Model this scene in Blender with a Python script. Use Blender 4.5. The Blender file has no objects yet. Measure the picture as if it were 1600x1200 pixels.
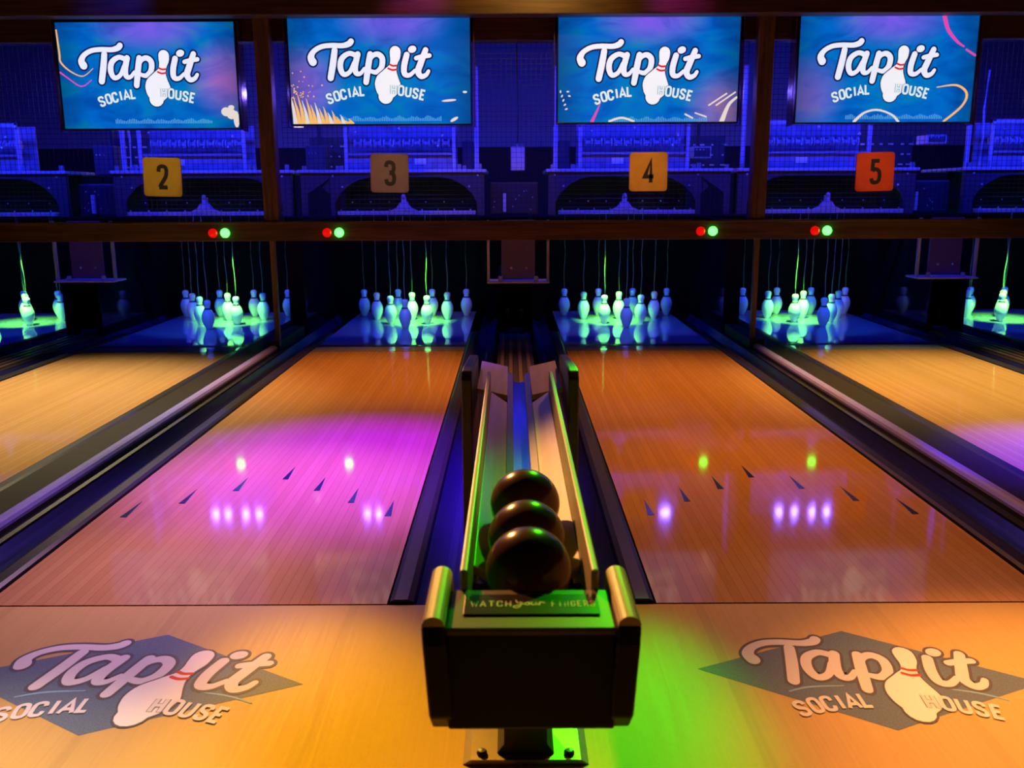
import bpy, bmesh, math, random
from mathutils import Vector, Matrix, Euler
random.seed(7)
SC = bpy.context.scene
COL = SC.collection
R = math.radians

# ------------------------------------------------------------------ camera
cam_d = bpy.data.cameras.new('camera')
cam = bpy.data.objects.new('camera', cam_d); COL.objects.link(cam)
cam_d.sensor_width = 36.0
cam_d.lens = 36.0 * 1400 / 1600
cam_d.clip_start = 0.05
cam.location = (-0.023, -2.19, 1.05)
cam.rotation_euler = (Matrix.Rotation(R(90) - math.atan(294 / 1400), 4, 'X') @ Matrix.Rotation(R(-0.24), 4, 'Z')).to_euler()
cam_d.dof.use_dof = True
cam_d.dof.focus_distance = 3.0
cam_d.dof.aperture_fstop = 6.3
SC.camera = cam

# ------------------------------------------------------------------ world, exposure
w = bpy.data.worlds.new('world'); SC.world = w; w.use_nodes = True
w.node_tree.nodes['Background'].inputs[0].default_value = (0.02, 0.02, 0.05, 1)
w.node_tree.nodes['Background'].inputs[1].default_value = 0.02
SC.view_settings.view_transform = 'Standard'
SC.view_settings.look = 'None'
SC.view_settings.exposure = 0.0
SC.view_settings.gamma = 1.0
SC.view_settings.use_curve_mapping = False

# ------------------------------------------------------------------ lights
def spot(name, loc, target, color, watts, angle, blend=1.0, radius=0.06):
    d = bpy.data.lights.new(name, 'SPOT'); d.color = color; d.energy = watts
    d.spot_size = R(angle); d.spot_blend = blend; d.shadow_soft_size = radius
    o = bpy.data.objects.new(name, d); COL.objects.link(o); o.location = loc
    o.rotation_euler = (Vector(target) - Vector(loc)).to_track_quat('-Z', 'Y').to_euler()
    return o
def area(name, loc, target, color, watts, sx, sy, spread=180):
    d = bpy.data.lights.new(name, 'AREA'); d.color = color; d.energy = watts
    d.shape = 'RECTANGLE'; d.size = sx; d.size_y = sy; d.spread = R(spread)
    o = bpy.data.objects.new(name, d); COL.objects.link(o); o.location = loc
    o.rotation_euler = (Vector(target) - Vector(loc)).to_track_quat('-Z', 'Y').to_euler()
    return o
ORANGE = (1.0, 0.34, 0.045); AMBER = (1.0, 0.80, 0.42); GREEN = (0.03, 1.0, 0.0)
MAGENTA = (0.20, 0.01, 1.0); VIOLET = (0.09, 0.03, 1.0); BLUE = (0.01, 0.02, 1.0)
ROSE = (1.0, 0.40, 0.95)
# stage spots on the ceiling; those off the bar are placed for their colour pools
spot('lane_wash', (-0.95, 3.30, 2.62), (-0.90, 3.05, 0), ORANGE, 370, 54)
spot('lane_wash', (0.95, 3.30, 2.62), (0.90, 2.6, 0), ORANGE, 410, 66)
spot('lane_wash', (-2.7, 3.30, 2.62), (-2.6, 2.3, 0), AMBER, 820, 70)
spot('lane_wash', (2.7, 3.30, 2.62), (2.6, 2.75, 0), (1.0, 0.72, 0.24), 740, 62)
spot('lane_wash', (0.9, 2.0, 2.62), (0.95, 0.6, 0), ORANGE, 230, 56)
spot('lane_wash', (-0.9, 2.0, 2.62), (-0.88, 0.68, 0), ROSE, 320, 40)
spot('magenta_spot', (-0.75, 1.9, 2.62), (-0.68, 1.28, 0), MAGENTA, 2150, 40, 1.0)
spot('violet_spot', (2.3, 1.8, 2.62), (2.40, 1.2, 0), VIOLET, 2700, 34)
spot('approach_wash', (-1.7, 3.4, 2.62), (-0.34, -0.74, 0), (1.0, 0.46, 0.0), 2300, 11.5)
spot('approach_wash', (-1.2, -0.2, 2.62), (-1.08, -1.02, 0), (1.0, 0.66, 0.42), 560, 31)  # added overhead to brighten the near floor on the left
spot('approach_wash', (1.7, 1.0, 2.62), (1.15, -0.80, 0), (1.0, 0.39, 0.08), 960, 32)
spot('rose_spot', (1.2, 0.6, 2.62), (0.95, -0.30, 0), (1.0, 0.62, 1.0), 40, 36)  # weak spot added to bring some blue onto the right decal
spot('green_spot', (1.00, 3.45, 2.62), (0.20, -0.50, 0.1), GREEN, 1700, 9)
spot('rose_spot', (-1.0, 2.6, 2.62), (-1.05, -0.05, 0), (1.0, 0.60, 0.85), 360, 21)
# extra amber and green spots, added to brighten the ball rack
spot('rack_amber', (-1.7, 3.35, 2.62), (0.03, -0.65, 0.5), (1.0, 0.42, 0.10), 1300, 14)
spot('rack_green', (1.0, 3.40, 2.62), (-0.02, -0.75, 0.5), GREEN, 480, 10)
# narrow spots added to brighten the number signs
for sx in (-2.425, -0.86, 0.922, 2.482):
    spot('sign_fill', (sx * 0.9, 1.9, 2.70), (sx, 4.15, 1.20), (1.0, 0.60, 0.30), 120, 8.5, 0.5)
# small spots added to imitate colour spilling on the frame's top rail
spot('rail_spot', (-0.55, 3.25, 2.66), (-0.62, 3.84, 2.24), (1.0, 0.06, 0.9), 14, 40)
spot('rail_spot', (0.95, 3.25, 2.66), (1.05, 3.84, 2.24), (1.0, 0.06, 0.9), 14, 40)
spot('rail_spot', (-2.5, 3.25, 2.66), (-2.55, 3.84, 2.24), BLUE, 30.0, 45)
spot('rail_spot', (0.2, 3.0, 2.66), (0.1, 3.84, 2.24), (1.0, 0.5, 0.1), 40.0, 100)
# ultraviolet lamps over the pin machines
for lx in (-4.0, -2.48, -0.885, 0.885, 2.48, 4.0):
    area('machine_blacklight', (lx, 4.45, 2.02), (lx, 5.35, 1.3), BLUE, 20, 1.0, 0.12, 130)
area('wall_blacklight', (0, 6.6, 2.5), (0, 8.0, 1.7), BLUE, 4.0, 7.0, 0.1, 140)
for k, lx in enumerate((-4.23, -2.48, -0.885, 0.885, 2.48, 4.23)):
    spot('pin_blue', (lx, 4.12, 0.72), (lx, 5.45, 0.08), (0.03, 0.20, 1.0), 17, 78, 0.6, 0.03)
    spot('pin_green', (lx + (0.14 if lx < 0 else -0.14), 5.06, 0.80), (lx + (0.05 if lx < 0 else -0.05), 5.42, 0.05), (0.17, 1.0, 0.05), 240, 46, 0.9, 0.02)

# ------------------------------------------------------------------ materials
MATS = {}
def new_mat(name):
    m = bpy.data.materials.new(name); m.use_nodes = True
    return m, m.node_tree, m.node_tree.nodes['Principled BSDF']
def plain(name, col, rough=0.5, metal=0.0, var=0.12, scale=30.0, bump=0.0, coat=0.0, spec=0.5):
    if name in MATS: return MATS[name]
    m, nt, b = new_mat(name)
    tc = nt.nodes.new('ShaderNodeTexCoord'); nz = nt.nodes.new('ShaderNodeTexNoise')
    nz.inputs['Scale'].default_value = scale; nz.inputs['Detail'].default_value = 4
    nt.links.new(tc.outputs['Object'], nz.inputs['Vector'])
    mx = nt.nodes.new('ShaderNodeMix'); mx.data_type = 'RGBA'
    mx.inputs[6].default_value = (*[max(0, c * (1 - var)) for c in col], 1)
    mx.inputs[7].default_value = (*[min(1, c * (1 + var)) for c in col], 1)
    nt.links.new(nz.outputs['Fac'], mx.inputs[0])
    nt.links.new(mx.outputs[2], b.inputs['Base Color'])
    b.inputs['Roughness'].default_value = rough; b.inputs['Metallic'].default_value = metal
    b.inputs['Coat Weight'].default_value = coat; b.inputs['Specular IOR Level'].default_value = spec
    if bump:
        bp = nt.nodes.new('ShaderNodeBump'); bp.inputs['Strength'].default_value = bump
        bp.inputs['Distance'].default_value = 0.002
        nt.links.new(nz.outputs['Fac'], bp.inputs['Height']); nt.links.new(bp.outputs[0], b.inputs['Normal'])
    MATS[name] = m
    return m
def glow(name, col, strength):
    if name in MATS: return MATS[name]
    m, nt, b = new_mat(name)
    b.inputs['Base Color'].default_value = (*[c * 0.3 for c in col], 1)
    b.inputs['Emission Color'].default_value = (*col, 1)
    b.inputs['Emission Strength'].default_value = strength
    b.inputs['Roughness'].default_value = 0.3
    MATS[name] = m
    return m
def boards(name, c1, c2, width=0.027, rough=0.12, seam=0.6, grain=0.35):
    """laminated boards running along Y"""
    m, nt, b = new_mat(name); N = nt.nodes.new; L = nt.links.new
    tc = N('ShaderNodeTexCoord'); sep = N('ShaderNodeSeparateXYZ'); L(tc.outputs['Object'], sep.inputs[0])
    dv = N('ShaderNodeMath'); dv.operation = 'DIVIDE'; dv.inputs[1].default_value = width; L(sep.outputs[0], dv.inputs[0])
    fl = N('ShaderNodeMath'); fl.operation = 'FLOOR'; L(dv.outputs[0], fl.inputs[0])
    fr = N('ShaderNodeMath'); fr.operation = 'FRACT'; L(dv.outputs[0], fr.inputs[0])
    wn = N('ShaderNodeTexWhiteNoise'); wn.noise_dimensions = '1D'; L(fl.outputs[0], wn.inputs['W'])
    mp = N('ShaderNodeMapping'); mp.inputs['Scale'].default_value = (140, 3.0, 1); L(tc.outputs['Object'], mp.inputs[0])
    gz = N('ShaderNodeTexNoise'); gz.inputs['Scale'].default_value = 1.0; gz.inputs['Detail'].default_value = 5; L(mp.outputs[0], gz.inputs['Vector'])
    mixf = N('ShaderNodeMath'); mixf.operation = 'MULTIPLY_ADD'; mixf.inputs[1].default_value = 1.0 - grain
    gm = N('ShaderNodeMath'); gm.operation = 'MULTIPLY'; gm.inputs[1].default_value = grain
    L(gz.outputs['Fac'], gm.inputs[0]); L(wn.outputs['Value'], mixf.inputs[0]); L(gm.outputs[0], mixf.inputs[2])
    mx = N('ShaderNodeMix'); mx.data_type = 'RGBA'; mx.inputs[6].default_value = (*c1, 1); mx.inputs[7].default_value = (*c2, 1)
    L(mixf.outputs[0], mx.inputs[0])
    lt = N('ShaderNodeMath'); lt.operation = 'LESS_THAN'; lt.inputs[1].default_value = 0.055; L(fr.outputs[0], lt.inputs[0])
    sm = N('ShaderNodeMath'); sm.operation = 'MULTIPLY'; sm.inputs[1].default_value = seam; L(lt.outputs[0], sm.inputs[0])
    mx2 = N('ShaderNodeMix'); mx2.data_type = 'RGBA'; mx2.inputs[7].default_value = (*[c * 0.45 for c in c1], 1)
    L(sm.outputs[0], mx2.inputs[0]); L(mx.outputs[2], mx2.inputs[6]); L(mx2.outputs[2], b.inputs['Base Color'])
    rg = N('ShaderNodeMapRange'); rg.inputs[3].default_value = rough * 0.75; rg.inputs[4].default_value = rough * 1.3
    L(gz.outputs['Fac'], rg.inputs[0]); L(rg.outputs[0], b.inputs['Roughness'])
    MATS[name] = m
    return m
def timber(name, c1, c2, rough=0.45, axis=0):
    m, nt, b = new_mat(name); N = nt.nodes.new; L = nt.links.new
    tc = N('ShaderNodeTexCoord'); mp = N('ShaderNodeMapping')
    s = [45, 45, 45]; s[axis] = 2.5; mp.inputs['Scale'].default_value = s
    L(tc.outputs['Object'], mp.inputs[0])
    nz = N('ShaderNodeTexNoise'); nz.inputs['Scale'].default_value = 1; nz.inputs['Detail'].default_value = 6; nz.inputs['Distortion'].default_value = 0.6
    L(mp.outputs[0], nz.inputs['Vector'])
    cr = N('ShaderNodeValToRGB'); cr.color_ramp.elements[0].position = 0.35; cr.color_ramp.elements[1].position = 0.68
    cr.color_ramp.elements[0].color = (*c1, 1); cr.color_ramp.elements[1].color = (*c2, 1)
    L(nz.outputs['Fac'], cr.inputs[0]); L(cr.outputs[0], b.inputs['Base Color']); b.inputs['Roughness'].default_value = rough
    MATS[name] = m
    return m

LANE = boards('lane_laminate', (0.44, 0.24, 0.10), (0.56, 0.32, 0.14), rough=0.066, seam=0.6, grain=0.5)
LANE.node_tree.nodes['Principled BSDF'].inputs['Specular IOR Level'].default_value = 0.27
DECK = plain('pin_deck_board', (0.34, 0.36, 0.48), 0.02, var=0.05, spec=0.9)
FLOORM = boards('approach_laminate', (0.46, 0.31, 0.10), (0.62, 0.43, 0.15), width=0.45, rough=0.55, seam=0.15, grain=0.85)
FLOORM.node_tree.nodes['Principled BSDF'].inputs['Specular IOR Level'].default_value = 0.12
WOOD_FRAME = timber('stained_frame_wood', (0.045, 0.024, 0.008), (0.115, 0.058, 0.02))
WOOD_FRAME_V = timber('stained_post_wood', (0.09, 0.048, 0.016), (0.20, 0.11, 0.04), axis=2)
DARKPLY = timber('dark_plywood', (0.018, 0.012, 0.008), (0.05, 0.032, 0.018), axis=2)
RACKWOOD = timber('rack_maple', (0.50, 0.40, 0.30), (0.62, 0.50, 0.38), rough=0.4, axis=1)
BLACKM = plain('black_paint', (0.012, 0.010, 0.010), 0.45)
NOSEM = plain('nose_black', (0.010, 0.005, 0.004), 0.55, spec=0.3)
GUTM = plain('gutter_plastic', (0.018, 0.018, 0.085), 0.20)
LIPM = plain('gutter_lip', (0.020, 0.016, 0.018), 0.42, spec=0.25)
CAPM = plain('divider_rail', (0.32, 0.27, 0.78), 0.25)  # lavender of reflected magenta light is put into the base colour
KICKM = plain('kickback_gloss', (0.008, 0.008, 0.012), 0.08, spec=0.7)
STEEL = plain('machine_steel', (0.50, 0.50, 0.52), 0.35, var=0.2, scale=25)
STEELD = plain('machine_grey', (0.055, 0.055, 0.07), 0.45, var=0.25, scale=25)
STEELB = plain('bright_steel', (0.75, 0.75, 0.78), 0.22, metal=0.6)
CHROME = plain('polished_channel', (0.75, 0.78, 0.85), 0.12, metal=1.0, var=0.03)
WIRE = plain('guard_wire', (0.010, 0.010, 0.012), 0.5)
PINM = plain('pin_plastic', (0.82, 0.82, 0.80), 0.22, var=0.03)
BANDM = plain('pin_band', (0.03, 0.04, 0.05), 0.4)
CORDM = plain('pin_cord', (0.34, 0.36, 0.30), 0.7)
BALLM = plain('ball_brown', (0.13, 0.048, 0.03), 0.22, var=0.3, scale=40)
WALLM = plain('back_wall_paint', (0.30, 0.30, 0.34), 0.8)
DARKW = plain('dark_wall', (0.015, 0.014, 0.016), 0.8)
CURT = plain('pit_curtain', (0.005, 0.006, 0.006), 0.8, spec=0.1)
ARROWM = plain('arrow_inlay', (0.02, 0.025, 0.05), 0.2)
TRIMM = plain('brown_trim', (0.12, 0.08, 0.06), 0.4)
INK = plain('numeral_black', (0.01, 0.01, 0.01), 0.6)
BEZEL = plain('tv_bezel', (0.012, 0.012, 0.014), 0.25)

# ------------------------------------------------------------------ mesh helpers
def link(name, me, mat, parent=None):
    o = bpy.data.objects.new(name, me); COL.objects.link(o)
    if mat: me.materials.append(mat)
    if parent: o.parent = parent
    return o
class MB:
    """collects shapes into ONE mesh"""
    def __init__(s): s.bm = bmesh.new()
    def box(s, x0, x1, y0, y1, z0, z1, M=None):
        v = [s.bm.verts.new(Vector(p)) for p in ((x0,y0,z0),(x1,y0,z0),(x1,y1,z0),(x0,y1,z0),(x0,y0,z1),(x1,y0,z1),(x1,y1,z1),(x0,y1,z1))]
        if M: 
            for q in v: q.co = M @ q.co
        for f in ((0,3,2,1),(4,5,6,7),(0,1,5,4),(1,2,6,5),(2,3,7,6),(3,0,4,7)): s.bm.faces.new([v[i] for i in f])
        return s
    def prism(s, pts, a, b, plane='xz'):
        """polygon pts extruded between a and b along the missing axis"""
        def mk(p, t):
            if plane == 'xz': return Vector((p[0], t, p[1]))
            if plane == 'yz': return Vector((t, p[0], p[1]))
            return Vector((p[0], p[1], t))
        A = [s.bm.verts.new(mk(p, a)) for p in pts]; B = [s.bm.verts.new(mk(p, b)) for p in pts]
        n = len(pts)
        fs = [s.bm.faces.new(A), s.bm.faces.new(list(reversed(B)))]
        for i in range(n): fs.append(s.bm.faces.new([A[i], B[i], B[(i+1) % n], A[(i+1) % n]]))
        return s
    def lathe(s, prof, c=(0,0,0), seg=24):
        rings = []
        for r, z in prof:
            if r < 1e-6: rings.append([s.bm.verts.new((c[0], c[1], c[2]+z))])
            else: rings.append([s.bm.verts.new((c[0]+r*math.cos(2*math.pi*k/seg), c[1]+r*math.sin(2*math.pi*k/seg), c[2]+z)) for k in range(seg)])
        for a, b in zip(rings, rings[1:]):
            for k in range(seg):
                q = [a[k % len(a)], a[(k+1) % len(a)], b[(k+1) % len(b)], b[k % len(b)]]
                u = []
                for v in q:
                    if v not in u: u.append(v)
                if len(u) >= 3: s.bm.faces.new(u)
        return s
    def tube(s, pts, r, seg=6):
        pts = [Vector(p) for p in pts]; rings = []
        for i, p in enumerate(pts):
            t = (pts[min(i+1, len(pts)-1)] - pts[max(i-1, 0)]).normalized()
            a = t.cross(Vector((0,0,1)));
            if a.length < 1e-3: a = t.cross(Vector((1,0,0)))
            a.normalize(); b = t.cross(a)
            rings.append([s.bm.verts.new(p + r*(math.cos(2*math.pi*k/seg)*a + math.sin(2*math.pi*k/seg)*b)) for k in range(seg)])
        for A, B in zip(rings, rings[1:]):
            for k in range(seg): s.bm.faces.new([A[k], A[(k+1)%seg], B[(k+1)%seg], B[k]])
        s.bm.faces.new(rings[0]); s.bm.faces.new(list(reversed(rings[-1])))
        return s
    def sphere(s, c, r, u=24, v=14):
        bmesh.ops.create_uvsphere(s.bm, u_segments=u, v_segments=v, radius=r, matrix=Matrix.Translation(c)); return s
    def sheet(s, prof, y0, y1, t):
        """XZ profile (open polyline) swept along Y, thickened downward by t"""
        pts = list(prof) + [(x, z - t) for x, z in reversed(prof)]
        return s.prism(pts, y0, y1)
    def poly(s, P):
        s.bm.faces.new([s.bm.verts.new(Vector(p)) for p in P]); return s
    def build(s, name, mat, parent=None, bevel=0.0, smooth=False, seg=2):
        bmesh.ops.recalc_face_normals(s.bm, faces=s.bm.faces[:])
        me = bpy.data.meshes.new(name); s.bm.to_mesh(me); s.bm.free()
        o = link(name, me, mat, parent)
        if smooth:
            for p in me.polygons: p.use_smooth = True
        if bevel:
            m = o.modifiers.new('bevel', 'BEVEL'); m.width = bevel; m.segments = seg; m.limit_method = 'ANGLE'; m.angle_limit = R(40)
        return o
def empty(name, loc=(0,0,0)):
    o = bpy.data.objects.new(name, None); COL.objects.link(o); o.location = loc; o.empty_display_size = 0.1
    return o
def tag(o, label=None, cat=None, group=None, kind=None):
    if label: o['label'] = label
    if cat: o['category'] = cat
    if group: o['group'] = group
    if kind: o['kind'] = kind
    return o
_BALL = {}
def dots(name, mat, parent, pts):
    """small round-headed pieces, each an object of its own sharing one mesh"""
    if mat.name not in _BALL:
        q = MB().sphere((0, 0, 0), 1.0, 10, 8); me = bpy.data.meshes.new('round_head'); q.bm.to_mesh(me); q.bm.free(); me.materials.append(mat)
        for p in me.polygons: p.use_smooth = True
        _BALL[mat.name] = me
    for x, y, z, r in pts:
        o = bpy.data.objects.new(name, _BALL[mat.name]); COL.objects.link(o); o.parent = parent; o.location = (x, y, z); o.scale = (r, r, r)
def structure(o): o['kind'] = 'structure'; return o
def copy_tree(o, parent=None):
    c = o.copy(); COL.objects.link(c)
    if parent: c.parent = parent
    for ch in [q for q in bpy.data.objects if q.parent == o]: copy_tree(ch, c)
    return c

# ------------------------------------------------------------------ flat lettering helpers (2D strokes)
def smooth_path(pts, n=8, closed=False):
    P = [Vector(p) for p in pts]; out = []
    m = len(P)
    rng = m if closed else m - 1
    for i in range(rng):
        if closed: p0, p1, p2, p3 = P[(i-1) % m], P[i], P[(i+1) % m], P[(i+2) % m]
        else: p0, p1, p2, p3 = P[max(i-1, 0)], P[i], P[i+1], P[min(i+2, m-1)]
        for k in range(n):
            t = k / n
            out.append(0.5*((2*p1)+(-p0+p2)*t+(2*p0-5*p1+4*p2-p3)*t*t+(-p0+3*p1-3*p2+p3)*t**3))
    if not closed: out.append(P[-1])
    return out
def stroke(pts, width, smooth=True, cap=True, closed=False, square=False):
    """list of 2D polygons for one pen stroke; pts may carry a width in a third value"""
    wd = [p[2] if len(p) > 2 else width for p in pts]
    P = [Vector((p[0], p[1], wdi)) for p, wdi in zip(pts, wd)]
    Q = smooth_path(P, 7, closed) if smooth else (P + ([P[0]] if closed else []))
    if closed and smooth: Q = Q + [Q[0]]
    polys = [None]; Lf = []; Rt = []
    n = len(Q)
    for i, q in enumerate(Q):
        if closed: a, b = Q[(i-1) % (n-1)], Q[(i+1) % (n-1)]
        else: a, b = Q[max(i-1, 0)], Q[min(i+1, n-1)]
        if not smooth and 0 < i < n-1:
            d1 = (Q[i]-Q[i-1]); d2 = (Q[i+1]-Q[i]); d1.z = d2.z = 0; d1.normalize(); d2.normalize()
            t = d1 + d2
            if t.length < 1e-4: t = d1
            t.normalize(); k = min(1 / max(0.35, abs(t.dot(d1))), 2.0)
        else:
            t = b - a; t.z = 0; t = t.normalized() if t.length > 1e-9 else Vector((1, 0, 0)); k = 1.0
        nrm = Vector((-t.y, t.x, 0)) * (q.z / 2) * k
        Lf.append((q.x + nrm.x, q.y + nrm.y)); Rt.append((q.x - nrm.x, q.y - nrm.y))
    for i in range(n-1): polys.append([Lf[i], Rt[i], Rt[i+1], Lf[i+1]])
    if cap and not closed:
        for q, o in ((Q[0], Q[1]), (Q[-1], Q[-2])):
            if square: continue
            d = math.atan2(q.y - o.y, q.x - o.x); r = q.z / 2
            polys.append([(q.x + r*math.cos(d - math.pi/2 + math.pi*k/8), q.y + r*math.sin(d - math.pi/2 + math.pi*k/8)) for k in range(9)])
    return polys
def disc(x, y, rx, ry=None, n=20, rot=0.0):
    ry = ry or rx; c, s = math.cos(rot), math.sin(rot)
    return [None] + [[(x + rx*math.cos(2*math.pi*k/n)*c - ry*math.sin(2*math.pi*k/n)*s, y + rx*math.cos(2*math.pi*k/n)*s + ry*math.sin(2*math.pi*k/n)*c) for k in range(n)]]
O_ = [(.5,1),(.16,.93),(.06,.7),(.06,.3),(.16,.07),(.5,0),(.84,.07),(.94,.3),(.94,.7),(.84,.93)]
GLYPH = {   # (points, smooth, closed); y up, unit box
 'S': [([(.94,.74),(.84,.94),(.5,1),(.16,.94),(.07,.76),(.2,.59),(.5,.5),(.8,.41),(.93,.24),(.84,.06),(.5,0),(.16,.06),(.06,.26)],1,0)],
 'O': [(O_,1,1)],
 'C': [([(.94,.7),(.84,.94),(.5,1),(.16,.93),(.06,.7),(.06,.3),(.16,.07),(.5,0),(.84,.06),(.94,.3)],1,0)],
 'G': [([(.94,.7),(.84,.94),(.5,1),(.16,.93),(.06,.7),(.06,.3),(.16,.07),(.5,0),(.84,.07),(.94,.3),(.94,.46)],1,0),([(.55,.46),(.94,.46)],0,0)],
 'I': [([(.5,0),(.5,1)],0,0)],
 'A': [([(0,0),(.5,1),(1,0)],0,0),([(.2,.3),(.8,.3)],0,0)],
 'L': [([(.1,1),(.1,0),(.95,0)],0,0)],
 'H': [([(.08,0),(.08,1)],0,0),([(.92,0),(.92,1)],0,0),([(.08,.5),(.92,.5)],0,0)],
 'U': [([(.07,1),(.07,.3),(.17,.07),(.5,0),(.83,.07),(.93,.3),(.93,1)],1,0)],
 'E': [([(.95,1),(.1,1),(.1,0),(.95,0)],0,0),([(.1,.5),(.8,.5)],0,0)],
 'F': [([(.95,1),(.1,1),(.1,0)],0,0),([(.1,.5),(.8,.5)],0,0)],
 'W': [([(0,1),(.25,0),(.5,.8),(.75,0),(1,1)],0,0)],
 'T': [([(0,1),(1,1)],0,0),([(.5,1),(.5,0)],0,0)],
 'N': [([(.08,0),(.08,1),(.92,0),(.92,1)],0,0)],
 'R': [([(.1,0),(.1,1),(.7,1),(.92,.88),(.92,.62),(.7,.5),(.1,.5)],0,0),([(.55,.5),(.95,0)],0,0)],
 '2': [([(.06,.74),(.14,.94),(.5,1),(.86,.93),(.93,.72),(.8,.5),(.35,.2),(.12,.02)],1,0),([(.04,.02),(.98,.02)],0,0)],
 '3': [([(.06,.78),(.16,.95),(.5,1),(.84,.93),(.92,.76),(.82,.58),(.45,.52)],1,0),([(.45,.52),(.84,.45),(.95,.25),(.84,.06),(.5,0),(.16,.05),(.05,.22)],1,0)],
 '4': [([(.70,0),(.70,1),(.02,.28),(1.0,.28)],0,0)],
 '5': [([(.88,1),(.16,1),(.12,.54)],0,0),([(.12,.54),(.45,.62),(.82,.54),(.94,.32),(.84,.08),(.48,0),(.16,.04),(.04,.2)],1,0)],
}
def glyph(ch, cx, cy, gw, gh, pen, rot=0.0, ydown=False, square=True):
    out = []; c, s = math.cos(rot), math.sin(rot)
    for pts, sm, cl in GLYPH[ch]:
        for poly in stroke([((p[0]-.5)*gw, (p[1]-.5)*gh) for p in pts], pen, bool(sm), True, bool(cl), square):
            if poly is None: out.append(None); continue
            q = [(x*c - y*s, x*s + y*c) for x, y in poly]
            out.append([(cx + x, cy + (-y if ydown else y)) for x, y in q])
    return out
def flat(name, polys, fn, lay, mat, parent):
    b = MB(); g = 0
    for p in polys:
        if p is None: g += 1; continue          # each stroke sits a hair above the one it crosses
        b.poly([fn(x, y, lay + g * 1.1e-5) for x, y in p])
    me = bpy.data.meshes.new(name); b.bm.to_mesh(me); b.bm.free()
    return link(name, me, mat, parent)

def logo_layers():
    """the 'Tap it SOCIAL HOUSE' sign, in units with y down; a plain pin stands between the words"""
    script = [
        [(226,388,62),(212,352,54),(238,306,40),(300,272,38),(380,262,38),(470,264,40),(522,250,46),(540,232,46)],
        [(405,300,48),(388,400,52),(364,512,50)],
        [(572,338,40),(520,324,38),(462,362,44),(446,430,46),(470,484,40),(520,466,34),(560,396,36)],
        [(590,330,46),(566,420,48),(572,474,42),(606,478,32),(640,440,26)],
        [(690,330,46),(672,420,50),(650,545,46)],
        [(668,420,34),(700,352,36),(748,330,42),(786,362,46),(778,430,44),(736,468,38),(690,460,30)],
        [(985,336,46),(962,420,48),(964,482,44),(1004,492,34),(1050,456,28)],
        [(1138,300,44),(1096,400,50),(1074,462,50),(1096,502,42),(1136,492,34),(1158,462,28)],
        [(1060,362,34),(1110,350,36),(1168,342,34)],
    ]
    dots = [(1030, 294, 34, 27)]
    words = []
    for ch, x, y, a, wd in (('S',350,672,-19,42),('O',408,652,-16,42),('C',462,640,-12,42),('I',512,628,-9,20),('A',560,622,-7,46),('L',614,612,-5,36)):
        words.append((ch, x, y, wd, 70, R(-a)))
    for ch, x, y, a, wd in (('H',872,604,2,42),('O',932,612,6,42),('U',990,622,8,42),('S',1048,634,12,40),('E',1104,646,14,36)):
        words.append((ch, x, y, wd, 70, R(-a)))
    pin = [(893,312,88),(890,352,82),(880,392,62),(868,430,66),(850,474,120),(832,530,196),(822,580,206),(812,625,170),(806,655,120)]
    return script, dots, words, pin
def put_logo(parent, fn, mats, step, outlined=True):
    script, dots, words, pin = logo_layers()
    outl = []; body = []
    for s_ in script:
        outl += stroke([(x, y, wd + 26) for x, y, wd in s_], 1); body += stroke(s_, 1)
    for x, y, a, b in dots:
        outl += disc(x, y, a + 12, b + 12, rot=-.3); body += disc(x, y, a, b, rot=-.3)
    flat('lettering_outline', outl, fn, step, mats['outline'], parent)
    L = flat('lettering', body, fn, 2*step, mats['white'], parent); L['label'] = 'white script lettering'
    so = []; sw = []
    for ch, x, y, wd, ht, a in words:
        so += glyph(ch, x, y, wd, ht, 22, a, True) if outlined or ch == 'H' else []; sw += glyph(ch, x, y, wd, ht, 16, a, True)
    flat('pin_outline', stroke([(x, y, wd + 18) for x, y, wd in pin], 1), fn, 3*step, mats['outline'], parent)
    P = flat('pin_emblem', stroke(pin, 1), fn, 4*step, mats['pinwhite'], parent); P['label'] = 'plain white pin emblem'
    bands = stroke([(846,410,15),(872,420,15),(902,418,15)], 1) + stroke([(834,440,15),(866,452,15),(900,448,15)], 1)
    B = flat('pin_bands', bands, fn, 5*step, mats['red'], parent); B['label'] = 'red neck bands'
    flat('tagline_outline', so, fn, 6*step, mats['outline2'], parent)
    T = flat('tagline_lettering', sw, fn, 7*step, mats['white2'], parent); T['label'] = 'white block lettering'

# ================================================================== SETTING
LW = 0.53                                   # half a lane
LANES = {1: -4.23, 2: -2.48, 3: -0.885, 4: 0.885, 5: 2.48, 6: 4.23}
b = MB().box(-7, 7, -4.5, -0.008, -0.2, 0.0)
structure(b.build('floor', FLOORM))
structure(MB().box(-7, 7, -0.008, 8.2, -0.4, -0.2).build('floor_subbase', DARKW))
structure(MB().box(-7, 7, -4.5, 8.2, 2.95, 3.05).build('ceiling', DARKW))
structure(MB().box(-7.1, -7, -4.5, 8.2, -0.4, 3.05).build('wall_left', DARKW))
structure(MB().box(7, 7.1, -4.5, 8.2, -0.4, 3.05).build('wall_right', DARKW))
structure(MB().box(-7, 7, 8.1, 8.2, -0.2, 2.95).build('wall_back', WALLM))
structure(MB().box(-7, 7, 7.85, 7.9, -0.2, 1.57).build('wall_dark_sheet', DARKW))  # dark sheet added to keep the lower back wall black
structure(MB().box(-7, 7, 6.22, 6.25, -0.2, 0.86).build('wall_pit', CURT))
structure(MB().box(-7.1, 7.1, -4.6, -4.5, -0.4, 3.05).build('wall_front', DARKW))
structure(MB().box(-7, 7, 3.30, 3.42, 2.72, 2.82).build('trim_1', BLACKM))    # ceiling bar carrying the stage lights

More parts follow.
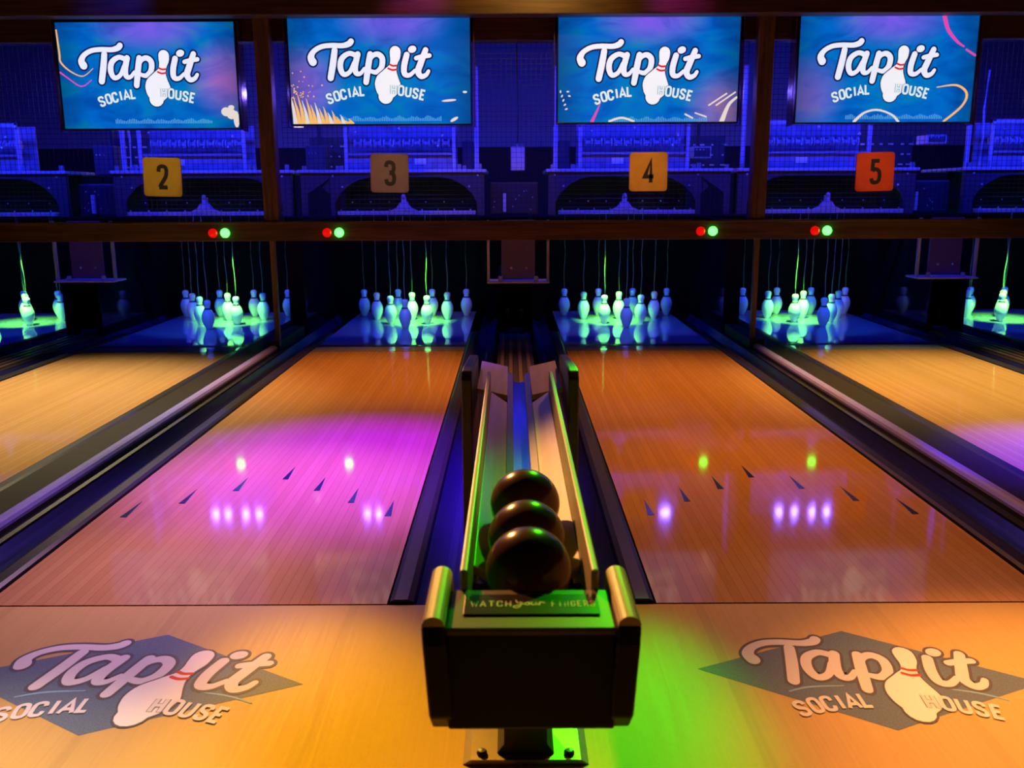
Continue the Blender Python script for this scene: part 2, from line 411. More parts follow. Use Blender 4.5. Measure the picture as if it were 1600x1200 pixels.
# ================================================================== LANES
LL = {1: 'mostly hidden bowling lane beyond the sign 2 lane, only its blue pin deck showing', 2: 'bowling lane with pale amber boards under the mustard number 2 sign',
      3: 'bowling lane with magenta lit boards and dark arrows under the number 3 sign', 4: 'bowling lane with orange brown boards and dark arrows under the number 4 sign',
      5: 'bowling lane with amber boards turning violet under the red number 5 sign', 6: 'mostly hidden bowling lane beyond the sign 5 lane, only its blue pin deck showing'}
for n, x in LANES.items():
    e = tag(empty('bowling_lane', (x, 0, 0)), LL[n], 'bowling lane', 'wooden bowling lanes')
    MB().box(-LW, LW, 0.0, 3.93, -0.06, 0.0).build('lane_bed', LANE, e)
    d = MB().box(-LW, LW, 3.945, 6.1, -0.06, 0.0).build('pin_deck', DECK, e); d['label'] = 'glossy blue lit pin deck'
    MB().box(-LW, LW, 4.12, 4.20, 0.0, 0.0012).build('deck_seam', BLACKM, d)
    if n in (2, 3, 4, 5):
        for k in range(-3, 4):
            ax = k * 0.148; ay = 1.145 - abs(k) * 0.135
            q = MB(); q.prism([(ax - 0.011, ay - 0.08), (ax + 0.011, ay - 0.08), (ax, ay + 0.08)], 0.0, 0.0012, 'xy')
            a = q.build('lane_arrow', ARROWM, e); a['label'] = 'dark arrow mark'
    structure_gap = None
tag(MB().box(-5.5, 5.5, -0.008, 0.0, -0.06, -0.004).build('foul_line', BLACKM), 'thin black foul line where the approach floor meets the lanes', 'foul line')

# ================================================================== GUTTERS, DIVIDERS
def gutter(n, side):
    x = LANES[n]
    e = empty('gutter', (x, 0, 0))
    prof = [(LW + 0.075 + 0.128 * t, -0.012 - 0.075 * math.sin(math.pi * t)) for t in [i / 10 for i in range(11)]]
    MB().sheet([(side * a, c) for a, c in prof], 0.0, 6.0, 0.012).build('trough', GUTM, e, smooth=False)
    lip = [(LW + 0.004, -0.02), (LW + 0.008, 0.006), (LW + 0.02, 0.012), (LW + 0.055, 0.012), (LW + 0.07, 0.006), (LW + 0.075, -0.02)]
    MB().prism([(side * a, c) for a, c in lip], 0.0, 4.75).build('lip', LIPM, e)
    return e
GL = {(1, 1): 'dark gutter along the inner edge of the lane beyond sign 2', (2, -1): 'dark gutter between the sign 2 lane and the ball return beside it', (2, 1): 'dark gutter on the sign 2 lane side of the post divider',
      (3, -1): 'blue black gutter on the sign 3 lane side of the post divider', (3, 1): 'blue gutter between the sign 3 lane and the ball return', (4, -1): 'blue gutter between the ball return and the sign 4 lane',
      (4, 1): 'blue black gutter on the sign 4 lane side of the post divider', (5, -1): 'dark gutter on the sign 5 lane side of the post divider', (5, 1): 'dark gutter between the sign 5 lane and the ball return beside it',
      (6, -1): 'dark gutter along the inner edge of the lane beyond sign 5'}
for (n, s), lab in GL.items(): tag(gutter(n, s), lab, 'gutter', 'gutters beside the lanes')
for sx, lab in ((-1.6825, 'pale lavender divider rail between the sign 2 and sign 3 lanes'), (1.6825, 'pale lavender divider rail between the sign 4 and sign 5 lanes')):
    e = tag(empty('divider_rail', (sx, 0, 0)), lab, 'divider', 'divider rails between lanes')
    pts = [(-0.028, 0.012), (-0.028, 0.022), (-0.021, 0.033), (-0.010, 0.038), (0.010, 0.038), (0.021, 0.033), (0.028, 0.022), (0.028, 0.012)]
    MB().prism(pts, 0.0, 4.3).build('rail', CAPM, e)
    MB().box(-0.06, 0.06, 0.0, 4.73, -0.09, -0.005).build('rail_base', BLACKM, e)
    MB().box(-0.029, 0.029, 0.0, 4.3, -0.005, 0.012).build('rail_foot', BLACKM, e)
    so_ = 1 if sx > 0 else -1
    MB().box(min(so_ * .03, so_ * .183), max(so_ * .03, so_ * .183), 0.0, 4.73, 0.0, 0.018).build('shelf', plain('divider_shelf', (0.020, 0.015, 0.014), 0.7, spec=0.12), e, bevel=0.004)
    MB().box(-0.05, 0.05, 3.96, 4.72, -0.004, 0.07).build('foot_block', BLACKM, e, bevel=0.006)
def track_cap(x, lab):
    e = tag(empty('ball_track', (x, 0, 0)), lab, 'ball track', 'floor ball tracks')
    MB().box(-0.12, 0.12, 0.0, 6.0, -0.09, -0.012).build('track_bed', plain('track_bed', (0.05, 0.045, 0.06), 0.3), e)
    for a in (-0.085, -0.03, 0.03, 0.085):
        MB().box(a - 0.012, a + 0.012, 0.0, 4.74, -0.012, 0.004).build('track_strip', TRIMM, e, bevel=0.003)
    return e
track_cap(0.0, 'brown grooved ball track running from the middle tunnel to the ball rack')
track_cap(-3.355, 'dark ball track leading to the tunnel by the lane beyond sign 2')
track_cap(3.355, 'dark ball track leading to the tunnel by the lane beyond sign 5')

# ================================================================== KICKBACKS
def kick(x0, x1, lab):
    e = tag(empty('kickback_panel', ((x0 + x1) / 2, 4.75, 0)), lab, 'kickback panel', 'glossy black kickback panels')
    w_ = (x1 - x0) / 2
    MB().box(-w_, w_, 0, 1.45, -0.09, 0.86).build('panel', KICKM, e)
    MB().box(-w_ - 0.002, w_ + 0.002, -0.012, 0.0, -0.06, 0.86).build('edge_strip', plain('kick_edge', (0.004, 0.004, 0.005), 0.6, spec=0.1), e)
kick(-1.742, -1.623, 'thick glossy black kickback panel between the sign 2 and sign 3 pins')
kick(1.623, 1.742, 'thick glossy black kickback panel between the sign 4 and sign 5 pins')
for c in (-3.355, 0.0, 3.355):
    nm = {-3.355: 'tunnel beside the sign 2 lane', 0.0: 'middle tunnel', 3.355: 'tunnel beside the sign 5 lane'}[c]
    sd = {-3.355: ('away from sign 2', 'towards sign 2'), 0.0: ('towards sign 3', 'towards sign 4'), 3.355: ('towards sign 5', 'away from sign 5')}[c]
    kick(c - 0.139, c - 0.126, 'black kickback panel of the %s, side %s' % (nm, sd[0]))
    kick(c + 0.126, c + 0.139, 'black kickback panel of the %s, side %s' % (nm, sd[1]))

# ================================================================== PINS
PROF = [(0.0, 0), (0.019, 0), (0.0225, 0.004), (0.034, 0.03), (0.046, 0.062), (0.0515, 0.09), (0.0495, 0.115), (0.041, 0.14), (0.030, 0.158), (0.023, 0.172), (0.0205, 0.180), (0.0222, 0.19), (0.0262, 0.204), (0.0278, 0.216), (0.0252, 0.228), (0.017, 0.2365), (0.0, 0.239)]
pin0 = empty('bowling_pin')
MB().lathe(PROF, seg=28).build('body', PINM, pin0, smooth=True)
MB().lathe([(0.0285, 0.1615), (0.0292, 0.1625), (0.0232, 0.174), (0.0215, 0.1745)], seg=28).build('neck_band', BANDM, pin0, smooth=True)
def cordpts(): return [(0.004 * math.sin(k * 0.9), 0.003 * math.sin(k * 1.3 + 1), 0.237 + 0.06 * k) for k in range(12)]
MB().tube(cordpts(), 0.0017, 5).build('cord', CORDM, pin0, smooth=True)
ROW = 0.264
POS = {1: (0, 0, 'front pin'), 2: (-.1524, 1, 'second row, %s side'), 3: (.1524, 1, 'second row, %s side'),
       4: (-.3048, 2, 'third row, %s side'), 5: (0, 2, 'middle of the third row'), 6: (.3048, 2, 'third row, %s side'),
       7: (-.4572, 3, 'back row, outermost on the %s side'), 8: (-.1524, 3, 'back row, inner on the %s side'), 9: (.1524, 3, 'back row, inner on the %s side'), 10: (.4572, 3, 'back row, outermost on the %s side')}
SIDES = {1: ('outer', 'ball return'), 2: ('ball return', 'post'), 3: ('post', 'ball return'), 4: ('ball return', 'post'), 5: ('post', 'ball return'), 6: ('ball return', 'outer')}
first = True
SEEN = {1: (2, 3, 5, 6, 8, 9), 6: (2, 3, 4, 5, 8, 9)}
PLN = {1: 'lane beyond sign 2', 2: 'sign 2 lane', 3: 'sign 3 lane', 4: 'sign 4 lane', 5: 'sign 5 lane', 6: 'lane beyond sign 5'}
for n, x in LANES.items():
    for k, (dx, row, lab) in POS.items():
        if n in SEEN and k not in SEEN[n]: continue
        p = pin0 if first else copy_tree(pin0); first = False
        p.location = (x + dx + (0.02 if n in (4, 5) else 0), 5.02 + row * ROW, 0.0)
        p.rotation_euler.z = random.uniform(0, 6.28)
        lab = lab.replace('%s', SIDES[n][0 if dx < 0 else 1])
        tag(p, 'bowling pin on the %s, %s' % (PLN[n], lab), 'bowling pin', 'bowling pins standing on the pin decks')

# ================================================================== MASKING FRAME
mk = tag(empty('masking_frame', (0, 4.0, 0)), 'dark stained wooden masking frame with posts across all the lanes', 'masking frame')
MB().box(-5.5, 5.5, -0.06, 0.06, 0.757, 0.882).build('lower_rail', WOOD_FRAME, mk, bevel=0.004)
MB().box(-5.5, 5.5, -0.075, -0.06, 0.872, 0.888).build('rail_bead', WOOD_FRAME, mk, bevel=0.003)
MB().box(-5.5, 5.5, -0.16, -0.04, 2.176, 2.75).build('top_rail', WOOD_FRAME, mk, bevel=0.006)
MB().box(-5.5, 5.5, 0.10, 0.22, 2.06, 2.75).build('rear_header', WOOD_FRAME, mk, bevel=0.004)
for s in (-1, 1):
    pst = MB().box(s * 1.64 - 0.05, s * 1.64 + 0.05, -0.05, 0.05, 0.882, 2.3).build('post', WOOD_FRAME_V, mk, bevel=0.005)
    MB().box(s * 1.64 - 0.012, s * 1.64 + 0.012, -0.058, -0.05, 0.89, 2.17).build('post_bead', TRIMM, pst, bevel=0.003)
    MB().box(s * 1.655 - 0.016, s * 1.655 + 0.016, -0.02, 0.03, 0.071, 0.757).build('post_leg', WOOD_FRAME_V, mk, bevel=0.003)
RED_L = glow('red_lamp', (1.0, 0.004, 0.003), 0.7); GRN_L = glow('green_lamp', (0.04, 1.0, 0.05), 10.0)
for x in (-1.996, -1.226, 1.296, 2.067):
    for dx, m, lb in ((-0.041, RED_L, 'red indicator lamp'), (0.041, GRN_L, 'green indicator lamp')):
        q = MB()
        q.lathe([(0.031, 0.0), (0.030, 0.008), (0.024, 0.016), (0.012, 0.022), (0.0, 0.023)], seg=20)
        q.bm.transform(Matrix.Translation((x + dx, -0.06, 0.812)) @ Matrix.Rotation(R(90), 4, 'X'))
        o = q.build('indicator_lamp', m, mk, smooth=True); o['label'] = lb
        if m is RED_L: o.scale = (1, 1, 1)

# wire guards in the openings of the frame
def guard(x0, x1, lab):
    q = MB(); y = 4.16; r = 0.0011
    z = 0.90
    while z < 2.06:
        q.box(x0, x1, y - r, y + r, z - r, z + r); z += 0.034
    x = x0
    while x < x1:
        q.box(x - r, x + r, y - r, y + r, 0.885, 2.06); x += 0.034
    tag(q.build('wire_guard', WIRE), lab, 'wire guard', 'wire guards behind the masking frame')
guard(-5.0, -1.69, 'fine black wire guard behind the number 2 sign')
guard(-1.585, 1.585, 'fine black wire guard behind the number 3 and 4 signs')
guard(1.69, 5.0, 'fine black wire guard behind the number 5 sign')

# ================================================================== TELEVISIONS
def screen_mat(seed):
    m = bpy.data.materials.new('screen_picture'); m.use_nodes = True; nt = m.node_tree; N = nt.nodes.new; L = nt.links.new
    b_ = nt.nodes['Principled BSDF']; b_.inputs['Base Color'].default_value = (0.005, 0.005, 0.01, 1); b_.inputs['Roughness'].default_value = 0.2
    tc = N('ShaderNodeTexCoord'); mp = N('ShaderNodeMapping'); mp.inputs['Location'].default_value = (seed * 3.1, 0, seed)
    mp.inputs['Scale'].default_value = (1.4, 1, 3.0); L(tc.outputs['Object'], mp.inputs[0])
    nz = N('ShaderNodeTexNoise'); nz.inputs['Scale'].default_value = 2.2; nz.inputs['Detail'].default_value = 5; nz.inputs['Distortion'].default_value = 1.2
    L(mp.outputs[0], nz.inputs['Vector'])
    cr = N('ShaderNodeValToRGB'); e = cr.color_ramp.elements
    e[0].position = 0.3; e[0].color = (0.0, 0.07, 0.42, 1); e[1].position = 0.72; e[1].color = (0.0, 0.20, 0.44, 1)
    e2 = cr.color_ramp.elements.new(0.52); e2.color = (0.0, 0.13, 0.58, 1)
    L(nz.outputs['Fac'], cr.inputs[0])
    sp = N('ShaderNodeSeparateXYZ'); L(tc.outputs['Object'], sp.inputs[0])
    # the violet light spilling over the screen top is put into the picture
    def blob(cx, cz, rx, rz, col, amt, base):
        v = N('ShaderNodeVectorMath'); v.operation = 'SUBTRACT'; v.inputs[1].default_value = (cx, 0, cz); L(tc.outputs['Object'], v.inputs[0])
        v2 = N('ShaderNodeVectorMath'); v2.operation = 'MULTIPLY'; v2.inputs[1].default_value = (1 / rx, 0, 1 / rz); L(v.outputs[0], v2.inputs[0])
        ln = N('ShaderNodeVectorMath'); ln.operation = 'LENGTH'; L(v2.outputs[0], ln.inputs[0])
        mr = N('ShaderNodeMapRange'); mr.interpolation_type = 'SMOOTHSTEP'; mr.inputs[1].default_value = 1.0; mr.inputs[2].default_value = 0.1; mr.inputs[3].default_value = 0; mr.inputs[4].default_value = amt
        L(ln.outputs['Value'], mr.inputs[0])
        ml = N('ShaderNodeMath'); ml.operation = 'MULTIPLY'; L(mr.outputs[0], ml.inputs[0])
        mr2 = N('ShaderNodeMapRange'); mr2.inputs[1].default_value = 0.3; mr2.inputs[2].default_value = 0.65; mr2.inputs[3].default_value = 0.4; L(nz.outputs['Fac'], mr2.inputs[0])
        L(mr2.outputs[0], ml.inputs[1])
        mx = N('ShaderNodeMix'); mx.data_type = 'RGBA'; mx.inputs[7].default_value = (*col, 1); L(ml.outputs[0], mx.inputs[0]); L(base, mx.inputs[6])
        return mx.outputs[2]
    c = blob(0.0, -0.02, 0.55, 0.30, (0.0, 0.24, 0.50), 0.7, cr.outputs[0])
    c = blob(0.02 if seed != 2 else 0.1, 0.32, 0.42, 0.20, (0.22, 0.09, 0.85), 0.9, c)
    side = {1: (0.52, -0.02, (0.45, 0.12, 0.60)), 2: (-0.52, -0.08, (0.35, 0.12, 0.75)), 3: (0.52, -0.25, (0.40, 0.16, 0.42)), 4: (-0.52, -0.15, (0.22, 0.10, 0.55))}[seed]
    c = blob(side[0], side[1], 0.30, 0.28, side[2], 0.8, c)
    # panel falls off to darker picture edges
    ax = N('ShaderNodeMath'); ax.operation = 'ABSOLUTE'; L(sp.outputs[0], ax.inputs[0])
    mr = N('ShaderNodeMapRange'); mr.inputs[1].default_value = 0.40; mr.inputs[2].default_value = 0.60; mr.inputs[3].default_value = 1.0; mr.inputs[4].default_value = 0.45; L(ax.outputs[0], mr.inputs[0])
    mm = N('ShaderNodeMix'); mm.data_type = 'RGBA'; mm.inputs[6].default_value = (0.0, 0.02, 0.05, 1); L(mr.outputs[0], mm.inputs[0]); L(c, mm.inputs[7])
    L(mm.outputs[2], b_.inputs['Emission Color']); b_.inputs['Emission Strength'].default_value = 1.0
    return m
SM = {'white': glow('screen_white', (0.80, 0.82, 0.95), 1.0), 'white2': glow('screen_white_soft', (0.70, 0.82, 0.90), 1.0), 'pinwhite': glow('screen_pin_white', (0.85, 0.86, 0.92), 1.0),
      'outline': glow('screen_navy', (0.002, 0.008, 0.07), 1.0), 'outline2': glow('screen_teal', (0.0, 0.06, 0.16), 1.0), 'red': glow('screen_red', (0.65, 0.01, 0.02), 1.0)}
GOLD = glow('screen_gold', (1.0, 0.55, 0.16), 0.9); PINK = glow('screen_pink', (0.95, 0.08, 0.50), 0.8); PALE = glow('screen_pale', (0.85, 0.75, 0.70), 0.9); TICK = glow('screen_tick', (0.12, 0.45, 0.85), 0.9)
ACRY = plain('acrylic_edge', (0.10, 0.05, 0.06), 0.15, spec=0.8)
TVL = {1: 'wall television above sign 2 with a gold and pink ribbon at its picture edge', 2: 'wall television above sign 3 with a golden light fountain in its corner',
       3: 'wall television above sign 4 with gold streaks in its lower corner', 4: 'wall television above sign 5 with a pink ribbon and a gold loop'}
def television(k, cx, y, zc, wd, ht, off):
    e = tag(empty('television', (cx, y, zc)), TVL[k], 'television', 'televisions along the masking frame')
    hw, hh = wd / 2, ht / 2
    q = MB()
    q.box(-hw - .008, hw + .008, 0.004, 0.06, -hh - .010, hh + .008)
    q.box(-hw - .008, hw + .008, -0.008, 0.004, -hh - .010, -hh); q.box(-hw - .008, hw + .008, -0.008, 0.004, hh, hh + .008)
    q.box(-hw - .008, -hw, -0.008, 0.004, -hh, hh); q.box(hw, hw + .008, -0.008, 0.004, -hh, hh)
    q.build('housing', BEZEL, e, bevel=0.002)
    for s in (-1, 1):
        MB().box(s * (hw + 0.026) - 0.003, s * (hw + 0.026) + 0.003, -0.01, 0.10, -hh - 0.02, hh + 0.02).build('acrylic_side', ACRY, e)
    MB().box(-0.2, 0.2, 0.06, 0.0795, -0.15, 0.27).build('wall_mount', BLACKM, e)
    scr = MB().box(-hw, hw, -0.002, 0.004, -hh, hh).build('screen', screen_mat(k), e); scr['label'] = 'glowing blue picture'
    sc_ = wd / 1460.0
    fn = lambda x, y_, l: ((x - off[0]) * sc_, -0.003 - l, -(y_ - off[1]) * sc_)
    put_logo(scr, fn, SM, 0.0004)
    ticks = []
    for i in range(58):
        tx = 450 + i * 14; h = 18 + 26 * abs(math.sin(i * 0.37 + k)) * random.uniform(.5, 1)
        ticks.append([(tx, 850), (tx + 6, 850), (tx + 6, 850 - h), (tx, 850 - h)])
    clampx = lambda p: None if p is None else [(min(max(x, off[0] - hw / sc_ + 2), off[0] + hw / sc_ - 2), min(max(y_, off[1] - hh / sc_ + 2), off[1] + hh / sc_ - 2)) for x, y_ in p]
    flat('equaliser_ticks', [clampx(p) for p in ticks], fn, 0.0003, TICK, scr)
    def art(nm, polys, m):
        flat(nm, [clampx(p) for p in polys], fn, 0.0035, m, scr)
    l0 = off[0] - hw / sc_; r0 = off[0] + hw / sc_; t0 = off[1] - hh / sc_; b0 = off[1] + hh / sc_
    if k == 1:
        art('gold_ribbon', stroke([(l0 + 8, t0 + 60, 12), (l0 + 16, t0 + 240, 14), (l0 + 20, t0 + 310, 14), (l0 + 90, t0 + 380, 11), (l0 + 190, t0 + 420, 8), (l0 + 280, t0 + 360, 5)], 1), GOLD)
        art('pink_ribbon', stroke([(l0 + 8, t0 + 390, 14), (l0 + 60, t0 + 430, 11), (l0 + 170, t0 + 500, 9), (l0 + 260, t0 + 450, 5)], 1), PINK)
        art('light_puff', disc(r0 - 105, b0 - 130, 40, 36) + disc(r0 - 62, b0 - 112, 40, 42) + disc(r0 - 22, b0 - 70, 24, 66) + disc(r0 - 60, b0 - 165, 26, 18), PALE)
    if k == 2:
        g = []; g2 = []
        for i in range(15):
            a = l0 + 2 + i * 33; h = 265 - i * 16 - 30 * (i % 2)
            (g if i % 3 else g2).extend(stroke([(a + 26, b0 - 3, 34), (a + 14, b0 - h * .45, 24), (a - 6 + i, b0 - h * .8, 10), (a - 16 + i, b0 - h, 3)], 1))
        art('pale_fountain', g2, PALE)
        for i in range(36):
            g += disc(l0 + 10 + abs(random.gauss(0, 90)), b0 - 200 - abs(random.gauss(0, 90)), random.uniform(3, 7))
        art('gold_fountain', g, GOLD)
        art('confetti', disc(1320, 690, 60, 9, rot=-.08) + disc(1360, 838, 36, 12, rot=-.5) + disc(1450, 625, 18, 9) , PALE)
    if k == 3:
        art('gold_streaks', stroke([(r0 - 120, b0 - 4, 40), (r0 - 70, b0 - 130, 26), (r0 - 8, b0 - 190, 18)], 1) + stroke([(r0 - 230, b0 - 130, 12), (r0 - 90, b0 - 220, 12)], 1) + stroke([(r0 - 170, b0 - 130, 12), (r0 - 20, b0 - 230, 12)], 1)
            + stroke([(r0 - 420, b0 - 60, 14), (r0 - 360, b0 - 30, 12)], 1) + stroke([(r0 - 340, b0 - 70, 10), (r0 - 250, b0 - 40, 12)], 1) + stroke([(l0 + 420, b0 - 6, 16), (l0 + 520, b0 - 34, 16), (l0 + 620, b0 - 6, 16)], 1), PALE)
        art('pink_streak', stroke([(l0 + 280, b0 - 8, 26), (l0 + 310, b0 - 70, 18), (l0 + 345, b0 - 150, 6)], 1), PINK)
        art('confetti', sum([disc(l0 + 20 + 12 * i, b0 - 240 + 34 * (i % 5), 6, 12, rot=.3 * i) for i in range(7)], []), PALE)
    if k == 4:
        art('pink_ribbon', stroke([(r0 - 290, t0 + 6, 34), (r0 - 250, t0 + 110, 30), (r0 - 170, t0 + 200, 22), (r0 - 110, t0 + 240, 14)], 1) + stroke([(r0 - 85, t0 + 265, 16), (r0 - 10, t0 + 310, 18)], 1), PINK)
        art('gold_ribbon', stroke([(r0 - 300, t0 + 560, 8), (r0 - 140, t0 + 545, 16), (r0 - 50, t0 + 610, 20), (r0 - 80, t0 + 710, 18), (r0 - 220, b0 - 4, 18)], 1), GOLD)
        art('pale_arc', stroke([(l0 + 490, b0 - 4, 24), (l0 + 570, b0 - 75, 18), (l0 + 680, b0 - 98, 16), (l0 + 800, b0 - 60, 16), (l0 + 860, b0 - 4, 20)], 1), PALE)
television(1, -2.415, 4.02, 1.835, 1.165, 0.668, (752, 470))
television(2, -0.885, 4.02, 1.857, 1.19, 0.668, (765, 462))
television(3, 0.885, 4.02, 1.862, 1.19, 0.668, (765, 442))
television(4, 2.455, 4.02, 1.855, 1.165, 0.668, (762, 456))

# ================================================================== NUMBER SIGNS
def sign(ch, x, z, col, rot, lab, rough_edge):
    e = tag(empty('number_sign', (x, 4.150, z)), lab, 'sign', 'number signs over the lanes')
    e.rotation_euler.y = R(rot)
    h = 0.131; c = 0.022
    pts = []
    for qx, qz, a0 in ((h - c, h - c, 0), (-h + c, h - c, 90), (-h + c, -h + c, 180), (h - c, -h + c, 270)):
        for k in range(5):
            a = R(a0 + 22.5 * k); rr = c * rough_edge; pts.append((qx + (c - rr) + 0 * k if 0 else qx + c * math.cos(a), qz + c * math.sin(a)))
    m = plain('sign_' + ch, col, 0.55, var=0.12, scale=18)
    MB().prism(pts, -0.008, 0.008).build('plate', m, e, bevel=0.002)
    fn = lambda u, v, l: (u, -0.0088 - l, v)
    flat('numeral', glyph(ch, 0.004, 0.0, 0.062, 0.145, 0.027), fn, 0.0, INK, e)
sign('2', -2.425, 1.186, (0.50, 0.36, 0.03), 1.5, 'mustard square number sign reading 2', 1)
sign('3', -0.860, 1.206, (0.20, 0.13, 0.15), 0.6, 'dull brown square number sign reading 3', 1)
sign('4', 0.922, 1.208, (0.70, 0.34, 0.03), -0.4, 'orange square number sign reading 4', 1)
sign('5', 2.482, 1.202, (0.75, 0.07, 0.01), -1.2, 'red square number sign reading 5', 1)

# ================================================================== PIN MACHINES
def machine(mx, left, right, boxl, boxr, side):
    """string pin setter; X extents relative to the lane centre"""
    e = empty('pin_machine', (mx, 5.15, 0))
    # arched front plate under the table
    L_, R_ = left, right
    outer = [(L_, 0.90), (L_, 1.235), (R_, 1.235), (R_, 0.90)]
    ol = (L_ + 0.27) if side < 0 else (L_ + 0.06); orr = (R_ - 0.06) if side < 0 else (R_ - 0.27)
    if side == 0: ol, orr = L_ + 0.08, R_ - 0.08
    q = MB()
    arch_l = [(ol, 0.90), (ol, 1.00), (ol + 0.03, 1.06), (ol + 0.10, 1.13), (ol + 0.19, 1.18), (ol + 0.28, 1.20)]
    arch_r = [(orr - (p[0] - ol), p[1]) for p in arch_l]
    q.prism([(ol - .035, .90)] + [(ol - .035, 1.235)] + [(ol + 0.28, 1.235)] + list(reversed(arch_l)), 0, 0.02)
    q.prism([(orr + .035, .90)] + [(orr + .035, 1.235)] + [(orr - 0.28, 1.235)] + list(reversed(arch_r)), 0, 0.02)
    q.box(ol + 0.28, orr - 0.28, 0, 0.02, 1.20, 1.235)
    q.build('arch_plate', STEELD, e)
    # bracket legs with gussets outside the arch
    for s, x0, x1 in ((-1, L_, ol - 0.035), (1, orr + 0.035, R_)):
        if abs(x1 - x0) > 0.1:
            g = MB(); a = x0 if s < 0 else x1; bb = x1 if s < 0 else x0
            g.box(min(a, a - s * 0.05), max(a, a - s * 0.05), 0.0, 0.05, 0.90, 1.235)
            g.prism([(a - s * .05, 1.235), (bb, 1.235), (bb, 1.20), (a - s * .05, 1.07)], 0.0, 0.02)
            g.prism([(bb, 1.19), (bb, 1.06), (bb + s * .07, 1.12)], 0.022, 0.03)
            g.build('bracket', STEELD, e)
        else:
            MB().box(min(x0, x1), max(x0, x1), 0.0, 0.05, 0.90, 1.235).build('bracket', STEELD, e)
    MB().box(L_ - 0.02, R_ + 0.02, -0.02, 0.75, 1.235, 1.258).build('table_plate', STEEL, e, bevel=0.004)
    MB().box(ol, orr, 0.45, 0.47, 0.90, 1.235).build('rear_plate', DARKW, e)
    for i in range(7): MB().box(ol + 0.02, orr - 0.02, 0.12, 0.14, 0.955 + i * 0.035, 0.959 + i * 0.035).build('cord_rod', plain('rod_dark', (0.06, 0.06, 0.07), 0.4), e)
    # lower bar with triangular hub
    bar = MB().box(ol + 0.02, orr - 0.01, -0.03, 0.03, 0.905, 0.935).build('lower_bar', STEEL, e, bevel=0.004)
    hub = MB(); hub.prism([(-0.11, .935), (-0.055, .962), (-0.03, 1.0), (0.03, 1.0), (0.055, .962), (0.11, .935)], -0.035, 0.02)
    hub.box(-0.018, 0.018, -0.02, 0.02, 1.0, 1.045); hub.sphere((0, -0.02, 1.052), 0.016, 10, 8)
    hub.build('hub', STEEL, e)
    dots('bolt', STEELB, e, [(ol + 0.05 + i * (orr - ol - 0.1) / 8, -0.032, 0.942, 0.008) for i in range(9)] + [(ol + 0.12 + i * (orr - ol - 0.24) / 6, 0.1, 1.005, 0.006) for i in range(7)]
         + [(a, -0.003, z, 0.009) for a, z in ((ol + 0.06, 1.125), (orr - 0.06, 1.125), (ol - 0.01, 1.21), (orr + 0.01, 1.21))])
    # winding box on the table
    bl, br = boxl, boxr
    bx = MB(); bx.box(bl, br, 0.30, 0.32, 1.26, 1.62); bx.box(bl, br, 0.05, 0.32, 1.26, 1.275)
    bx.box(bl + 0.02, br - 0.02, 0.06, 0.075, 1.275, 1.365)
    bx.build('winding_box', plain('winder_plate', (0.24, 0.24, 0.28), 0.5, var=0.7, scale=14), e)
    fr = MB(); fr.box(bl, bl + 0.028, 0.04, 0.07, 1.26, 1.63); fr.box(br - 0.028, br, 0.04, 0.07, 1.26, 1.63)
    fr.box(bl, br, 0.04, 0.07, 1.600, 1.63)
    fr.build('box_frame', STEEL, e, bevel=0.003)
    MB().box(bl + 0.03, br - 0.03, 0.035, 0.05, 1.372, 1.392).build('front_rod', STEELB, e)
    for i in range(10):
        cx_ = bl + 0.09 + i * (br - bl - 0.18) / 9
        dr = MB().lathe([(0.0, 0), (0.034, 0), (0.034, 0.012), (0.016, 0.014), (0.016, 0.05), (0.034, 0.052), (0.034, 0.064), (0.0, 0.064)], (0, 0, 0), 14)
        dr.bm.transform(Matrix.Translation((cx_ - 0.03, 0.18, 1.47)) @ Matrix.Rotation(R(90), 4, 'Y'))
        dr.build('string_reel', STEEL, e)
    MB().box(bl + 0.27 if side >= 0 else br - 0.33, bl + 0.36 if side >= 0 else br - 0.24, 0.052, 0.058, 1.30, 1.345).build('white_tag', plain('paper_tag', (0.9, 0.9, 0.9), 0.6), e)['label'] = 'pale paper tag'
    cxm = (bl + br) / 2
    dots('knob', STEELB, e, [(a, 0.035, z, r_) for a, z, r_ in ((cxm, 1.575, 0.016), (bl + 0.014, 1.60, 0.016), (br - 0.014, 1.60, 0.016), (br - 0.10, 1.52, 0.014), (br - 0.14, 1.44, 0.012), (bl + 0.10, 1.55, 0.01), (bl + 0.3, 1.44, 0.008), (cxm + 0.1, 1.44, 0.008), (cxm - 0.06, 1.44, 0.008))])
    for a in (bl - 0.05, bl - 0.02, br + 0.03, br + 0.07, L_ + 0.03, R_ - 0.03): MB().box(a - 0.014, a + 0.014, 0.0, 0.03, 1.258, 1.285 + 0.02 * (abs(a * 37) % 1)).build('clip', STEELB, e)
    # stand pipe beside the box and motor
    if side:
        px_ = R_ - 0.06 if side < 0 else L_ + 0.06
        MB().box(px_ - 0.017, px_ + 0.017, 0.1, 0.14, 1.258, 2.05).build('stand_pipe', STEEL, e)
        mo = MB().box(px_ - 0.12 if side < 0 else px_ + 0.03, px_ - 0.03 if side < 0 else px_ + 0.12, 0.2, 0.4, 1.26, 1.49)
        mo.build('motor', STEELD, e, bevel=0.01)
    else:
        MB().box(L_ + 0.04, L_ + 0.068, 0.1, 0.13, 1.258, 2.05).build('stand_pipe', STEEL, e)
        MB().tube([(bl - 0.06, 0.05, 2.0), (bl - 0.075, 0.05, 1.7), (bl - 0.06, 0.05, 1.5), (bl - 0.07, 0.05, 1.27)], 0.009, 6).build('cable', STEEL, e)
    return e
MG = 'string pin machines behind the masking frame'
tag(machine(LANES[3], -0.82, 0.645, -0.47, 0.42, -1), 'blue lit pin machine behind sign 3', 'pin machine', MG)
